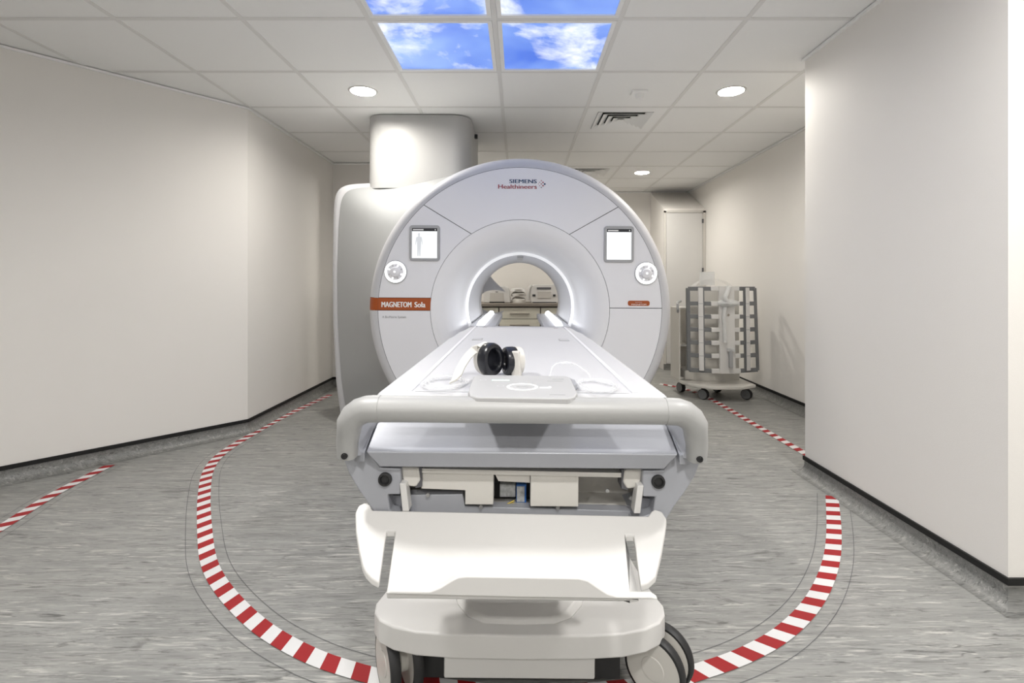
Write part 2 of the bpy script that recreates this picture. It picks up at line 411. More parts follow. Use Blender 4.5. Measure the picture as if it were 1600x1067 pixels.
sector(RI, RO, lin(123, 133), hz_l(BT)).clamp(FZ+.012).build('front_panel', M['face'], g)
sector(RI, RO, hz_r(.012), lin(57, 46.5)).clamp(FZ+.012).build('front_panel', M['face'], g)
sector(RI, RO, hz_l(BB), lambda r: R(270)).clamp(FZ+.012).build('front_panel', M['face'], g)
sector(RI, RO, lambda r: R(-90), hz_r(.012)).clamp(FZ+.012).build('front_panel', M['face'], g)
band = sector(RI, RO, hz_l(BT), hz_l(BB), gap=.0008).build('orange_band', M['orange'], g, label='orange band with white lettering')
rim = [(RO, YF+.0), (.885, YF+.002), (.902, YF+.009), (.917, YF+.022), (.929, YF+.042), (.937, YF+.07), (.941, YF+.11), (.941, YF+.2)]
a1, a2 = math.asin(BT/.9), math.asin(BB/.9)
MB().revolve(rim, SC, 'Y', PI-a2+.002, 3*PI-a1-.002, 150).clamp(FZ+.012).build('front_rim', M['chalk'], g)
MB().revolve(rim, SC, 'Y', PI-a1, PI-a2, 6).build('rim_band', M['orange'], g)
MB().revolve([(RI-.01, YF+.008), (RO+.02, YF+.008)], SC, 'Y').clamp(FZ+.012).build('backing_ring', M['seam'], g, smooth=False)  # dark colour paints the shade in the gaps between front panels
fun = [(RI, YF+.001), (.53, YF+.002), (.505, YF+.008), (.475, YF+.024), (.445, YF+.055), (.42, YF+.10), (.40, YF+.16), (.385, YF+.24), (.375, YF+.33), (.372, YF+.4)]
MB().revolve(fun, SC, 'Y', n=96).build('bore_funnel', M['funnel'], g)
MB().revolve([(.3735, YF+.385), (.354, YF+.398)], SC, 'Y', n=96).build('bore_edge_glow', M['edge_glow'], g)  # glowing ring added to brighten the bore edge
bore = [(.372, YF+.4), (.352, YF+.403), (.349, YF+.41), (.348, 4.55), (.352, 4.66), (.37, 4.76), (.42, 4.845)]
MB().revolve(bore, SC, 'Y', n=96).build('bore_tunnel', M['chalk'], g)
MB().box(-.02, .02, YF+.39, YF+.75, ISO+.336, ISO+.352).build('laser_window', M['bezel'], g, bevel=.003)
for sx in (-1, 1):
    x = sx*.235
    MB().loft([[(x+sx*a, y, z) for a, z in ((-.014, .838), (-.009, .856), (.004, .864), (.02, .864), (.03, .84))] for y in (3.12, 4.42)], True, True).build('bore_light', M['tube_light'], g)
    MB().box(min(sx*.15, sx*.31), max(sx*.15, sx*.31), 3.09, 4.45, .80, .838).build('bore_ledge', M['chalk'], g, bevel=.004)
# housing behind the front disc
def outline(y):
    pts = {}
    return pts
BODY = [(-1.34,.02), (-1.385,.35), (-1.41,.8), (-1.418,1.2), (-1.412,1.6), (-1.405,1.74), (-1.38,1.81), (-1.32,1.842), (-1.15,1.85), (-.95,1.86), (-.7,1.90), (-.45,1.945), (-.2,1.975), (0,1.982),
        (.2,1.975), (.42,1.935), (.62,1.85), (.80,1.705), (.93,1.52), (1.02,1.28), (1.055,1.02), (1.05,.8), (1.02,.55), (.97,.3), (.92,.02)]
def ray(poly, ang):
    dx, dz = math.cos(ang), math.sin(ang); best = None
    for i in range(len(poly)):
        (x1, z1), (x2, z2) = poly[i], poly[(i+1) % len(poly)]; z1 -= ISO; z2 -= ISO
        den = dx*(z2-z1)-dz*(x2-x1)
        if abs(den) < 1e-9: continue
        t = (x1*(z2-z1)-z1*(x2-x1))/den; u = (x1*dz-z1*dx)/den
        if t > 0 and -1e-6 <= u <= 1+1e-6: best = t if best is None else max(best, t)
    return best
NB = 360
rb = [ray(BODY, 2*PI*i/NB) for i in range(NB)]
for _ in range(3): rb = [rb[i] if False else (rb[i-1]+2*rb[i]+rb[(i+1) % NB])/4 for i in range(NB)]
def sect(y, wgt, dr=0):
    out = []
    for i in range(NB):
        a = 2*PI*i/NB; ra = .925
        r = ra+(rb[i]-ra)*wgt+dr
        z = ISO+r*math.sin(a); out.append((r*math.cos(a), y, max(z, FZ+.012)))
    return out
sh = MB().loft([sect(YF+.12+.58*t, (t**1.5)*.90) for t in [k/12 for k in range(13)]], True, False)
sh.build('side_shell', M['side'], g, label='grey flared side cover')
MB().loft([sect(YF+.69, .87), sect(YF+.712, .885), sect(YF+.712, .93), sect(YF+.722, .97), sect(YF+.74, 1.0), sect(YF+.9, 1.0), sect(YF+1.6, 1.0), sect(YF+1.7, .97), sect(YF+1.745, .85), sect(YF+1.745, -1.1)], True, False).build('rear_housing', M['chalk'], g)
MB().prism([(x, y, 1.80) for x, y in rrect(-1.15, -.375, 3.75, 4.6, .13, 8)], (0, 0, HC-.008-1.80)).build('column_cover', M['column'], g, ang=30)
MB().prism([(x, y, HC-.009) for x, y in rrect(-1.142, -.383, 3.758, 4.592, .122, 8)], (0, 0, .006)).build('gap_shadow', M['seam'], g, smooth=False)  # dark strip painting the shadow in the gap under the ceiling
MB().box(-.382, -.352, 4.12, 4.15, 2.28, 2.31).build('cable_clip', M['dark'], g)
# lettering
def text(body, x, y, z, h, m, parent, name='lettering', align='LEFT', bold=0, width=None, flat=False):
    cu = bpy.data.curves.new(name, 'FONT'); cu.body = body; cu.size = 1; cu.align_x = align; cu.offset = 0; cu.resolution_u = 3
    to = bpy.data.objects.new(name, cu); C.objects.link(to)
    bpy.context.view_layer.update()
    me = bpy.data.meshes.new_from_object(to.evaluated_get(bpy.context.evaluated_depsgraph_get()))
    bpy.data.objects.remove(to)
    xs = [v.co.x for v in me.vertices]; ys = [v.co.y for v in me.vertices]
    s_ = h/.70; sx = s_ if width is None else width/(max(xs)-min(xs))
    x_0 = min(xs) if align == 'LEFT' else 0
    for v in me.vertices:
        a, b = (v.co.x-x_0)*sx, v.co.y*s_
        v.co = (x+a, y+b, z) if flat else (x+a, y, z+b)
    k = MB()
    for q_ in ((-.5, .5) if bold else (0,)):
        k.add([(v.co.x+q_*bold*h, v.co.y-.0001*(q_ > 0), v.co.z) for v in me.vertices], [tuple(p.vertices) for p in me.polygons])
    return k.build(name, m, parent, smooth=False)
K = YF/F
gx = lambda px: (px-CX)*K
gz = lambda py: ZC-(py-CY)*K
yt = YF-.0015
text('SIEMENS', gx(793.5), yt, gz(286.2), .0235, M['navy'], g, bold=.10, width=.166)
text('Healthineers', gx(776), yt, gz(294.8), .0255, M['maroon'], g, bold=.08, width=.235)
for px, py, r, m in ((838.5,287.3,.0022,'maroon'), (840.5,284.8,.0026,'maroon'), (840.5,290,.0026,'maroon'), (843.2,282.2,.0035,'maroon'), (843.2,287.3,.0038,'maroon'), (843.2,292.6,.0038,'grayprint'),
                     (845.8,284.8,.0046,'maroon'), (845.8,290,.0046,'maroon'), (848.6,287.4,.0055,'navy')):
    MB().revolve([(0, yt), (r, yt)], (gx(px), 0, gz(py)), 'Y', n=12).build('logo_dot', M[m], g, smooth=False)
text('MAGNETOM', gx(595), yt, gz(481), .033, M['whiteprint'], band, bold=.10, width=.181)
text('Sola', gx(646.5), yt, gz(481), .033, M['whiteprint'], band, bold=.10, width=.065)
text('A BioMatrix System', gx(596), yt, gz(498), .013, M['grayprint'], g, bold=0, width=.145)
bd = MB().prism([(x, yt-.001, z) for x, z in rrect(gx(979.5), gx(1013.5), gz(476.6), gz(468.6), .012)], (0, .003, 0)).build('orange_badge', M['orange'], g)
text('Certified Member', gx(991), yt-.0015, gz(471.5), .004, M['whiteprint'], bd, width=.042)
text('MAGNETOM', gx(985), yt-.0015, gz(475.7), .0095, M['whiteprint'], bd, bold=0, width=.09)
# touch screens and dials
for k, (x0, x1, z1, z0) in enumerate(((638, 685.5, 353, 408.5), (941.5, 988, 352.5, 409))):
    bz = MB().prism([(x, YF-.010, z) for x, z in rrect(gx(x0), gx(x1), gz(z0), gz(z1), .018)], (0, .012, 0)).build('touch_screen', M['bezel'], g, bevel=.002)
    a0, a1_, b0, b1 = gx(x0+4.2), gx(x1-4.2), gz(z0-4.2), gz(z1+4.6); y = YF-.0108
    MB().box(a0, a1_, y, y+.002, b0, b1-.019).build('display', M['screen'], bz, smooth=False)
    hd = MB().box(a0, a1_, y, y+.002, b1-.019, b1).build('display_header', M['header'], bz, smooth=False)
    MB().box(a0+.006, a0+.07, y-.0006, y, b1-.0135, b1-.006).build('header_print', M['whiteprint'], bz, smooth=False)
    MB().box(a1_-.014, a1_-.008, y-.0006, y, b1-.0135, b1-.006).build('header_print', M['whiteprint'], bz, smooth=False)
    if k == 0:
        cxs, zt = a0+.043, b1-.03; f = MB()
        f.prism([(cxs+a*.9, y-.0006, zt-b) for a, b in ((-.006,.0),(.006,0),(.008,.012),(.005,.02),(.02,.026),(.026,.07),(.022,.075),(.015,.045),(.013,.09),(.011,.14),(.002,.14),(0,.095),(-.002,.14),(-.011,.14),(-.013,.09),(-.015,.045),(-.022,.075),(-.026,.07),(-.02,.026),(-.005,.02),(-.008,.012))], (0, .0005, 0))
        f.box(cxs+.045, cxs+.08, y-.0006, y, zt-.012, zt-.009).box(cxs+.04, cxs+.075, y-.0006, y, zt-.032, zt-.030)
        f.build('body_figure', M['ghost'], bz, smooth=False)
for px, py in ((616.5, 426), (1007.5, 426)):
    c = (gx(px), 0, gz(py))
    kb = MB().revolve([(.069, YF+.001), (.0705, YF-.006), (.066, YF-.009), (.0, YF-.009)], c, 'Y', n=48).build('control_dial', M['bezel'], g)
    MB().revolve([(.066, YF-.0095), (.063, YF-.012), (.05, YF-.012)], c, 'Y', n=48).build('lit_ring', M['glow'], kb)
    MB().revolve([(.049, YF-.0105), (.03, YF-.0105)], c, 'Y', n=40).build('button_plate', M['face'], kb)
    for q in range(8):
        a = q*PI/4+PI/8; pc = (c[0]+.0405*math.cos(a), 0, c[2]+.0405*math.sin(a))
        MB().revolve([(.0052, YF-.0115), (0, YF-.0125)], pc, 'Y', n=12).build('button', M['glow'] if q % 2 else M['chalk'], kb)
    MB().revolve([(.030, YF-.011), (.031, YF-.02), (.026, YF-.027), (.012, YF-.030), (.0, YF-.030)], c, 'Y', n=36).build('knob', M['face'], kb)
    MB().revolve([(.006, YF-.0308), (.0, YF-.0308)], c, 'Y', n=12).build('knob_light', M['glow'], kb, smooth=False)

# ------------------------------------------------------------------ patient table
tb = thing('patient_table', (0, 1.9, FZ), 'wheeled white and silver patient table docked to the scanner bore', 'patient table')
tb.rotation_euler = (0, R(.5), 0)
ZB = .846
half = [(.328, 1.135), (.328, 2.30), (.322, 2.36), (.318, 2.60), (.305, 2.70), (.296, 2.88), (.28, 2.95), (.25, 3.0), (.0, 3.0)]
plan = [(x, y) for x, y in half]+[(-x, y) for x, y in half[-2::-1]]
MB().prism([(x, y, ZB-.032) for x, y in plan], (0, 0, .032)).build('table_top', M['chalk'], tb, bevel=.012, seg=3)
MB().box(-.243, .243, 1.15, 2.9, ZB, ZB+.002).build('mattress_plate', M['chalk'], tb, bevel=.0015)
for sx in (-1, 1):
    MB().box(sx*.2555-.0055, sx*.2555+.0055, 1.15, 2.93, ZB, ZB+.003).build('rail_groove', M['face'], tb, smooth=False)
    sl = MB().box(sx*.19-.022, sx*.19+.022, 2.2, 2.27, ZB+.0015, ZB+.004).build('coil_socket', M['bezel'], tb, bevel=.001)
    MB().box(sx*.19-.018, sx*.19+.018, 2.21, 2.235, ZB+.004, ZB+.006).build('socket_lid', M['chalk'], sl, smooth=False)
    MB().box(sx*.2-.012, sx*.2+.012, 2.84, 2.86, ZB+.0015, ZB+.003).build('index_mark', M['bezel'], tb, smooth=False)
MB().box(-.26, .26, 1.24, 3.0, .50, ZB-.05).build('table_body', M['chalk'], tb, bevel=.03, seg=3)
MB().box(-.2, .2, 1.5, 2.8, .25, .50).build('lift_column', M['white'], tb, bevel=.03, seg=3)
# end of the table: sloping deck, front strip, side cheeks
dk = MB(); F0, F1 = P(569.5,708,1.06), P(1052,711,1.06)
zf = .738; xf = .322
yf = 1.045; zf = .743
dk.loft([[(k*xf, yf, zf), (k*xf*.985, 1.120, .789), (k*xf*.985, 1.126, .80), (k*xf*.985, 1.17, .70), (k*.296, 1.058, .708)] for k in (-1, 1)], True, True)
dk.build('end_deck', M['silver'], tb, bevel=.003)
MB().box(-.318, .318, 1.124, 1.20, .78, ZB-.034).build('deck_ledge', M['chalk'], tb, bevel=.008, seg=3)
dch = 1.072
cheek = [(527,706), (571,706), (589.5,732), (622,733), (622,775), (602,775), (606,800), (640,812), (585,812), (572,790), (556,768), (540,742)]
for sx in (-1, 1):
    pts = []
    for px, py in cheek:
        p = P(px, py, dch); pts.append((p.x if sx < 0 else -p.x, p.y, p.z))
    ck = MB().prism(pts, (0, .13, 0)).build('side_cheek', M['silver'], tb, bevel=.004)
    xo, xi = sx*.389, sx*.3255
    MB().prism([(xo*.905, 1.066, .735), (xi, 1.048, .741), (xi*.99, 1.13, .79), (xo*.86, 1.13, .80)], (0, 0, -.02)).build('deck_wing', M['silver'], tb, bevel=.002)
    pc = P(598, 750, dch); c = (sx*abs(pc.x), 0, pc.z)
    MB().revolve([(.0145, dch-.0005), (.014, dch-.006), (.010, dch-.007), (.008, dch-.002), (0, dch-.002)], c, 'Y', n=28).build('rubber_buffer', M['dark'], ck)
# push handle
zh, yh, xh = .8395, 1.015, .352
hp = lambda sx: [(sx*(xh+.008), 1.046, .735), (sx*(xh+.006), 1.04, .765), (sx*xh, 1.032, .793)]+[(sx*(xh-.052+.052*math.cos(R(q))), 1.028-.013*q/90, .793+.0465*math.sin(R(q))) for q in (20, 40, 60, 78, 90)]+[(sx*.285, yh, zh)]
MB().tube([(-.285, yh, zh), (.285, yh, zh)], .026, 24).build('handle_bar', M['handle'], tb)
for sx in (-1, 1):
    hb = MB().tube(hp(sx), [.0205, .022, .024, .0255, .0265, .027, .027, .027, .027], 24).build('handle_bend', M['handle'], tb)
    p = (sx*(xh+.006), 0, .742); yy = 1.0235
    MB().revolve([(.0065, yy+.006), (.0065, yy-.003), (.004, yy-.003), (.0035, yy-.001), (0, yy-.001)], p, 'Y', n=18).build('screw', M['dark'], hb)
    MB().prism([(sx*.352, 1.04, .735), (sx*.333, 1.055, .733), (sx*.305, 1.165, .80), (sx*.318, 1.15, .826), (sx*.352, 1.03, .80)], (sx*.006, 0, 0)).build('handle_gusset', M['silver'], hb, smooth=False)
# open mechanism under the deck
pp = lambda pts, d: [P(x, y, d) for x, y in pts]
MB().prism(pp([(604,736), (1019,742), (1014,812), (608,806)], 1.21), (0, .02, 0)).build('chassis_back', M['cream'], tb, smooth=False)
MB().prism(pp([(624,733), (1000,738), (1000,745), (624,740)], 1.09), (0, .11, 0)).build('chassis_rail', M['cream'], tb, smooth=False)
MB().prism(pp([(654,740), (767,741), (767,789), (723,789), (723,767), (654,765)], 1.095), (0, .05, 0)).build('cover_plate', M['cream'], tb, bevel=.0015)
MB().prism(pp([(825,742), (900,743), (900,791), (825,791)], 1.095), (0, .05, 0)).build('cover_plate', M['cream'], tb, bevel=.0015)
MB().prism(pp([(603,776), (719,773), (723,792), (990,797), (996,776), (1014,777), (1016,812), (604,812)], 1.105), (0, .03, 0)).build('lower_panel', M['silver'], tb, bevel=.0015)
MB().prism(pp([(604,790), (1016,795), (1010,803), (610,800)], 1.12), (0, .1, 0)).build('chassis_floor', M['cream'], tb, smooth=False)
MB().prism(pp([(770,742), (824,743), (824,754), (775,752)], 1.10), (0, .05, 0)).build('socket_flap', M['cream'], tb, smooth=False)
MB().prism(pp([(765,743), (826,744), (826,796), (765,796)], 1.165), (0, .005, 0)).build('socket_recess', M['dark'], tb, smooth=False)
bb = MB().prism(pp([(803,757), (819,757), (819,793), (803,793)], 1.135), (0, .03, 0)).build('blue_module', M['blue'], tb, bevel=.002)
MB().prism(pp([(804,760), (816,760), (816,784), (804,784)], 1.134), (0, .002, 0)).build('rating_plate', M['print'], bb, smooth=False)
MB().prism(pp([(777,757), (802,757), (802,777), (777,777)], 1.14), (0, .025, 0)).build('connector_block', M['print'], tb, bevel=.002)
for q in (0, 4): MB().tube(spline([P(770, 787+q, 1.13), P(785, 789+q*.2, 1.125), P(800, 782+q, 1.13)], .005), .0016, 6).build('wire', M['yellow'], tb)
for px, py in ((665, 774), (748, 792), (868, 792), (982, 776), (945, 765)):
    c = P(px, py, 1.10); MB().revolve([(.005, c.y), (.004, c.y-.003), (0, c.y-.003)], c, 'Y', n=12).build('bolt', M['metal'], tb)
for sx in (-1, 1):
    def mir(pts, d):
        r = pp(pts, d); return [(v.x if sx < 0 else -v.x, v.y, v.z) for v in r]
    lt = MB().prism(mir([(621,731), (650,732), (653,752), (646,763), (634,762), (624,750)], 1.085), (0, .05, 0)).build('latch_block', M['cream'], tb, bevel=.005, seg=3)
    MB().prism(mir([(651,732), (655,732), (655,762), (645,764)], 1.088), (0, .04, 0)).build('latch_gap', M['seam'], lt, smooth=False)
    MB().prism(mir([(620,757), (630,757), (635.5,801), (625,801)], 1.066), (0, .03, 0)).build('tray_arm', M['white'], tb, bevel=.002)
# fold-down tray
TS = .90
def tp(px, py):            # point on the sloping tray plane z = .509+TS*(d-.95)
    d = (ZC-.509+TS*.95)/(TS+(py-CY)/F); return Vector(((px-CX)*d/F, d, .509+TS*(d-.95)))
LEFT = [(578,798.6), (574.6,790.5), (570.4,787), (565,787), (556,792), (551.5,802), (552.5,830), (557,859), (563,886), (568,896), (577,905.5), (589,911.6), (600.7,830.6), (614,830.6), (602,916.6), (600,926)]
RIGHT = [(1024,928), (1012,916), (1002,914), (997,925), (983,926), (974.6,834.8), (986.4,834.8), (998,915), (1009,911), (1021,898), (1029.5,864), (1036,826), (1038,808), (1031,797), (1019,792.6), (1013.4,796), (1009,803)]
RIGHT = [(996.6,926), (983,926), (974.6,834.8), (986.4,834.8), (997.4,913), (1009,909), (1021,898), (1029.5,864), (1036,826), (1038,808), (1031,797), (1019,793), (1013.4,797), (1009,804)]
outl = LEFT+RIGHT
MB().prism([tp(x, y) for x, y in outl], (0, 0, -.014)).build('foot_tray', M['white'], tb, bevel=.003)
lip = [(598,931), (606,925.5), (668,925), (684,919), (700,909), (712,902.5), (725,901), (811,901.5), (900,902.5), (915,906), (930,916), (946,926), (960,930), (1015,930), (1026,936), (811,934)]
MB().prism([P(x, y, .938+((811-x)/215)**2*.004) for x, y in lip], (0, .014, .002)).build('tray_lip', M['white'], tb, bevel=.004, seg=3)
# wheeled base
bh = [(0, 1.215), (.16, 1.218), (.25, 1.226), (.31, 1.243), (.35, 1.268), (.372, 1.30), (.378, 1.335), (.37, 1.37), (.355, 1.44), (.34, 1.6), (.33, 2.6), (.27, 2.7), (0, 2.72)]
pl = bh+[(-x, y) for x, y in bh[-2:0:-1]]
MB().prism([(x, y, .19) for x, y in pl], (0, 0, .06)).build('base_cover', M['white'], tb, bevel=.006, seg=3)
hum = [(0, 1.262), (.08, 1.266), (.12, 1.29), (.15, 1.34), (.18, 1.45), (.2, 2.6), (0, 2.6)]
hm = hum+[(-x, y) for x, y in hum[-2:0:-1]]
MB().loft([[(x*1.1, y-.012 if y < 1.5 else y, .249) for x, y in hm], [(x, y, .262) for x, y in hm]], True, True).build('base_hump', M['white'], tb, bevel=.006)
MB().box(-.187, .187, 1.255, 1.6, .115, .192).build('drive_box', M['white'], tb, bevel=.004)
MB().box(-.26, .26, 1.31, 2.6, .075, .19).build('under_frame', M['dark'], tb, smooth=False)
def caster(c, n, rw, parent, wheel_m, w2=.028, off=.03, name='caster', hub_m=None):
    nv = Vector((n[0], n[1], 0)).normalized(); q = Vector((-nv.y, nv.x, 0)); c = Vector(c)
    def rev(prof, m, nm, par, seg=40):
        k = MB(); rings = [[c+nv*h+(q*math.cos(2*PI*i/seg)+Vector((0,0,1))*math.sin(2*PI*i/seg))*r for r, h in prof] for i in range(seg)]
        return k.loft(rings+[rings[0]], False, False).build(nm, m, par)
    hub = rev([(.0, .012), (.3*rw, .012), (.34*rw, .004), (.4*rw, .002), (.4*rw, -.03), (0, -.03)], hub_m or M['cream'], name, parent)
    for s_ in (1, -1):
        a = off*s_
        rev([(0, a+w2*.42*s_), (.36*rw, a+w2*.42*s_), (.38*rw, a+w2*.36*s_), (.88*rw, a+w2*.42*s_), (.92*rw, a), (.88*rw, a-w2*.5*s_), (0, a-w2*.5*s_)], wheel_m, 'wheel', hub)
        rev([(.885*rw, a+w2*.44*s_), (.96*rw, a+w2*.4*s_), (rw, a+w2*.15*s_), (rw, a-w2*.25*s_), (.95*rw, a-w2*.5*s_), (.88*rw, a-w2*.5*s_)], M['dark'], 'tyre', hub)
    return hub
for c, n in (((-.312, 1.315, FZ+.081), (-.86, -.5)), ((.362, 1.315, FZ+.081), (-.62, -.78)), ((-.27, 2.5, FZ+.081), (-1, -.1)), ((.27, 2.5, FZ+.081), (1, -.1))):
    caster(c, n, .080, tb, M['cream'])
    MB().tube([(c[0], c[1], c[2]), (c[0], c[1]+.01, .195)], .014, 10).build('caster_stem', M['dark'], tb)
# control panel lying on the end of the table
zc = ZB+.003
cp = [onz(x, y, zc+.02) for x, y in ((735,588.5), (742,586), (880,586.5), (887,589), (897,613), (893,619), (884,621), (738,620.5), (729,618), (726,612))]
pan = MB().prism(cp, (0, 0, -.02)).build('control_panel', M['panel'], tb, bevel=.004, seg=3)
zt = zc+.0206
c = onz(811, 604, zt)
MB().loft([[(c.x+r*math.cos(2*PI*i/48), c.y+r*1.06*math.sin(2*PI*i/48), zt) for i in range(48)] for r in (.0335, .0285)], True, False).build('lit_ring', M['glow'], pan, smooth=False)
p0, p1 = onz(764, 594, zt), onz(791, 594, zt)
MB().box(p0.x, p1.x, p0.y-.004, p0.y+.004, zt-.001, zt).build('lit_line', M['green'], pan, smooth=False)
p = onz(848, 605, zt)
MB().prism([(p.x+a*.001, p.y+b*.001, zt) for a, b in ((-13,-4), (9,-4), (11,3), (11,10), (7,10), (6,4), (-4,1), (-13,2))], (0, 0, .0004)).build('bed_icon', M['glow'], pan, smooth=False)
for (a, b, y) in ((858, 876, 591.5), (850, 874, 594.5), (853, 878, 616), (802, 820, 604)):
    p0, p1 = onz(a, y, zt), onz(b, y, zt); MB().box(p0.x, p1.x, p0.y-.0012, p0.y+.0012, zt-.001, zt).build('printed_line', M['bezel'], pan, smooth=False)
for a, y in ((750, 594), (777, 603)):
    p = onz(a, y, zt); MB().loft([[(p.x+r*math.cos(2*PI*i/20), p.y+r*math.sin(2*PI*i/20), zt) for i in range(20)] for r in (.0075, .0068)], True, False).build('printed_button', M['face'], pan, smooth=False)

# ------------------------------------------------------------------ things on the table
ZT = ZB+.003
hpn = thing('headphones', (-.05, 1.33, ZT), 'white headphones with black ear pads lying on the patient table', 'headphones')
def cup(c, ax, rz_, ry, th, name='ear_cup'):
    ax = Vector(ax).normalized(); q = Vector((-ax.y, ax.x, 0)).normalized(); u = ax.cross(q); c = Vector(c)
    def ringset(prof): return [[c+ax*h+q*math.cos(2*PI*i/32)*ry*k+u*math.sin(2*PI*i/32)*rz_*k for i in range(32)] for k, h in prof]
    sh_ = MB().loft(ringset([(.7, -th*1.05), (.95, -th*.95), (1.0, -th*.75), (1.0, -th*.5)]), True, True).build(name, M['cream'], hpn)
    MB().loft(ringset([(.97, -th*.5), (1.02, -th*.3), (1.02, th*.15), (.95, th*.3), (.72, th*.32), (.62, th*.2), (.6, -th*.2), (.05, -th*.22)]), True, True).build('ear_pad', M['leather'], sh_)
    return sh_
cup((-.072, 1.33, ZT+.043), (.72, -.69, .06), .0425, .036, .036)
cup((-.028, 1.345, ZT+.037), (-.93, -.36, .0), .037, .034, .036)
bandp = spline([(-.085, 1.35, ZT+.083), (-.108, 1.335, ZT+.074), (-.13, 1.30, ZT+.056), (-.143, 1.26, ZT+.036), (-.149, 1.215, ZT+.018), (-.153, 1.18, ZT+.012), (-.06, 1.255, ZT+.010), (-.01, 1.32, ZT+.014), (.0, 1.36, ZT+.03)][:6], .008)
b_ = MB(); rr = []
for i, p in enumerate(bandp):
    t_ = (bandp[min(i+1, len(bandp)-1)]-bandp[max(i-1, 0)]).normalized(); side = Vector((.55, .75, .35)); side = (side-t_*side.dot(t_)).normalized(); nn = t_.cross(side)
    rr.append([p+side*.0105+nn*.002, p-side*.0105+nn*.002, p-side*.0105-nn*.002, p+side*.0105-nn*.002])
b_.loft(rr).build('headband', M['cream'], hpn)
MB().prism([(-.02, 1.325, ZT), (.004, 1.30, ZT), (.008, 1.33, ZT), (-.006, 1.37, ZT)], (-.006, .004, .066)).build('outer_shell', M['cream'], hpn, bevel=.004)
def loops(cx, cy, rx, ry, n, z0, jit, r=.0028):
    pts = []
    for k in range(n*28+1):
        a = 2*PI*k/28; t_ = k/28; sc = 1+jit*math.sin(t_*1.9)
        pts.append((cx+rx*sc*math.cos(a)+.004*math.sin(t_*5), cy+ry*sc*math.sin(a)+.006*math.cos(t_*3), z0+r+.0016*t_+.002*math.sin(a*1.5+t_)))
    return pts
hpn.rotation_euler = (0, R(.5), 0); hpn.location.z += .0028
tu = MB().tube(loops(-.186, 1.215, .046, .07, 4, ZT, .16), .0028, 8).build('coiled_tube', M['clear'])
tu.rotation_euler = (0, R(.5), 0); tu.location.z += .001
tag(tu, 'clear plastic tube coiled beside the headband of the headphones', 'tube')
tu = MB().tube(spline([(.07, 1.30, ZT+.003), (.09, 1.40, ZT+.02), (.135, 1.43, ZT+.022), (.17, 1.36, ZT+.012), (.175, 1.27, ZT+.004)], .012)+[Vector(p) for p in loops(.176, 1.2, .045, .065, 3, ZT, .14)], .0028, 8).build('coiled_tube', M['clear'])
tu.rotation_euler = (0, R(.5), 0); tu.location.z += .001
tag(tu, 'clear plastic tube with a tall loose loop beside the lit control panel', 'tube')
bp = MB().prism([onz(x, y, ZT) for x, y in ((889,598), (899,602), (902,609), (893,611))], (0, 0, .014)).build('tube_connector', M['silver'], bevel=.003)
tag(bp, 'small grey tube connector at the corner of the lit control panel', 'connector')

# ------------------------------------------------------------------ equipment cart with an imaging coil
DC = YK = 4.65
ct = thing('equipment_cart', (1.86, YK+.20, FZ), 'white wheeled equipment cart with open side shelves by the far wall', 'cart')
q = lambda px: (px-CX)*DC/F
h = lambda py: ZC-(py-CY)*DC/F
zb0, zb1 = FZ+.115, FZ+.145
bx = [(q(1070), YK+.45), (q(1072), YK+.12), (q(1088), YK-.06), (q(1110), YK-.14), (q(1150), YK-.14), (q(1178), YK-.04), (q(1178), YK+.45)]
MB().prism([(x, y, zb0) for x, y in bx], (0, 0, zb1-zb0)).build('base_plate', M['cream'], ct, bevel=.008)
zs = h(482)
MB().box(q(1079), q(1168), YK+.16, YK+.44, zb1, FZ+.24).build('lower_box', M['cream'], ct, bevel=.01)
bk = []
for k in range(11):
    t_ = k/10; bk.append((q(1084)+(q(1168)-q(1084))*t_, YK+.18-.06*math.sin(PI*t_), 0))
MB().prism([(x, y, zb1) for x, y, _ in bk]+[(q(1168), YK+.23, zb1), (q(1084), YK+.23, zb1)], (0, 0, h(452)-zb1)).build('back_panel', M['cream'], ct, ang=30)
MB().box(q(1070), q(1072.5), YK+.17, YK+.44, zb1, zs).build('shelf_side', M['cream'], ct, bevel=.003)
for z in (zb1+.005, h(545), zs-.015): MB().box(q(1072), q(1088), YK+.19, YK+.44, z, z+.018).build('shelf', M['cream'], ct, bevel=.003)
MB().box(q(1071), q(1140), YK+.40, YK+.44, zb1, zs).build('shelf_back', M['cream'], ct, smooth=False)
MB().tube([(q(1068.5), YK+.18, zs-.04), (q(1066.5), YK+.14, zs-.01), (q(1066), YK+.14, zs+.03), (q(1069), YK+.19, zs+.05), (q(1076), YK+.23, zs+.06)], .012, 10).build('push_handle', M['bezel'], ct)
MB().loft([[(q(1093)+(q(1155)-q(1093))*i/12, y, h(448)+.075*math.sin(PI*i/12)**.7) for i in range(13)] for y in (YK+.13, YK+.25)], False, False).build('clear_hood', M['clear'], ct)
tb_ = MB().box(q(1105), q(1128), YK+.17, YK+.20, h(446), h(424)).build('clear_block', M['frost'], ct, bevel=.004)
for x, y in ((1.585, YK+.32), (1.69, YK+.0), (1.94, YK+.32), (2.085, YK+.0)):
    cs = caster((x, y, FZ+.049), (-.75, -.65) if y < YK+.2 else (-.9, -.3), .048, ct, M['coilgrey'], w2=.02, off=.012, name='caster', hub_m=M['dark'])
    MB().prism([(x-.012, y+.012, FZ+.05), (x+.012, y+.02, FZ+.05), (x+.018, y+.03, zb0), (x-.018, y+.02, zb0)], (.006, -.02, 0)).build('fork', M['dark'], ct, bevel=.003)

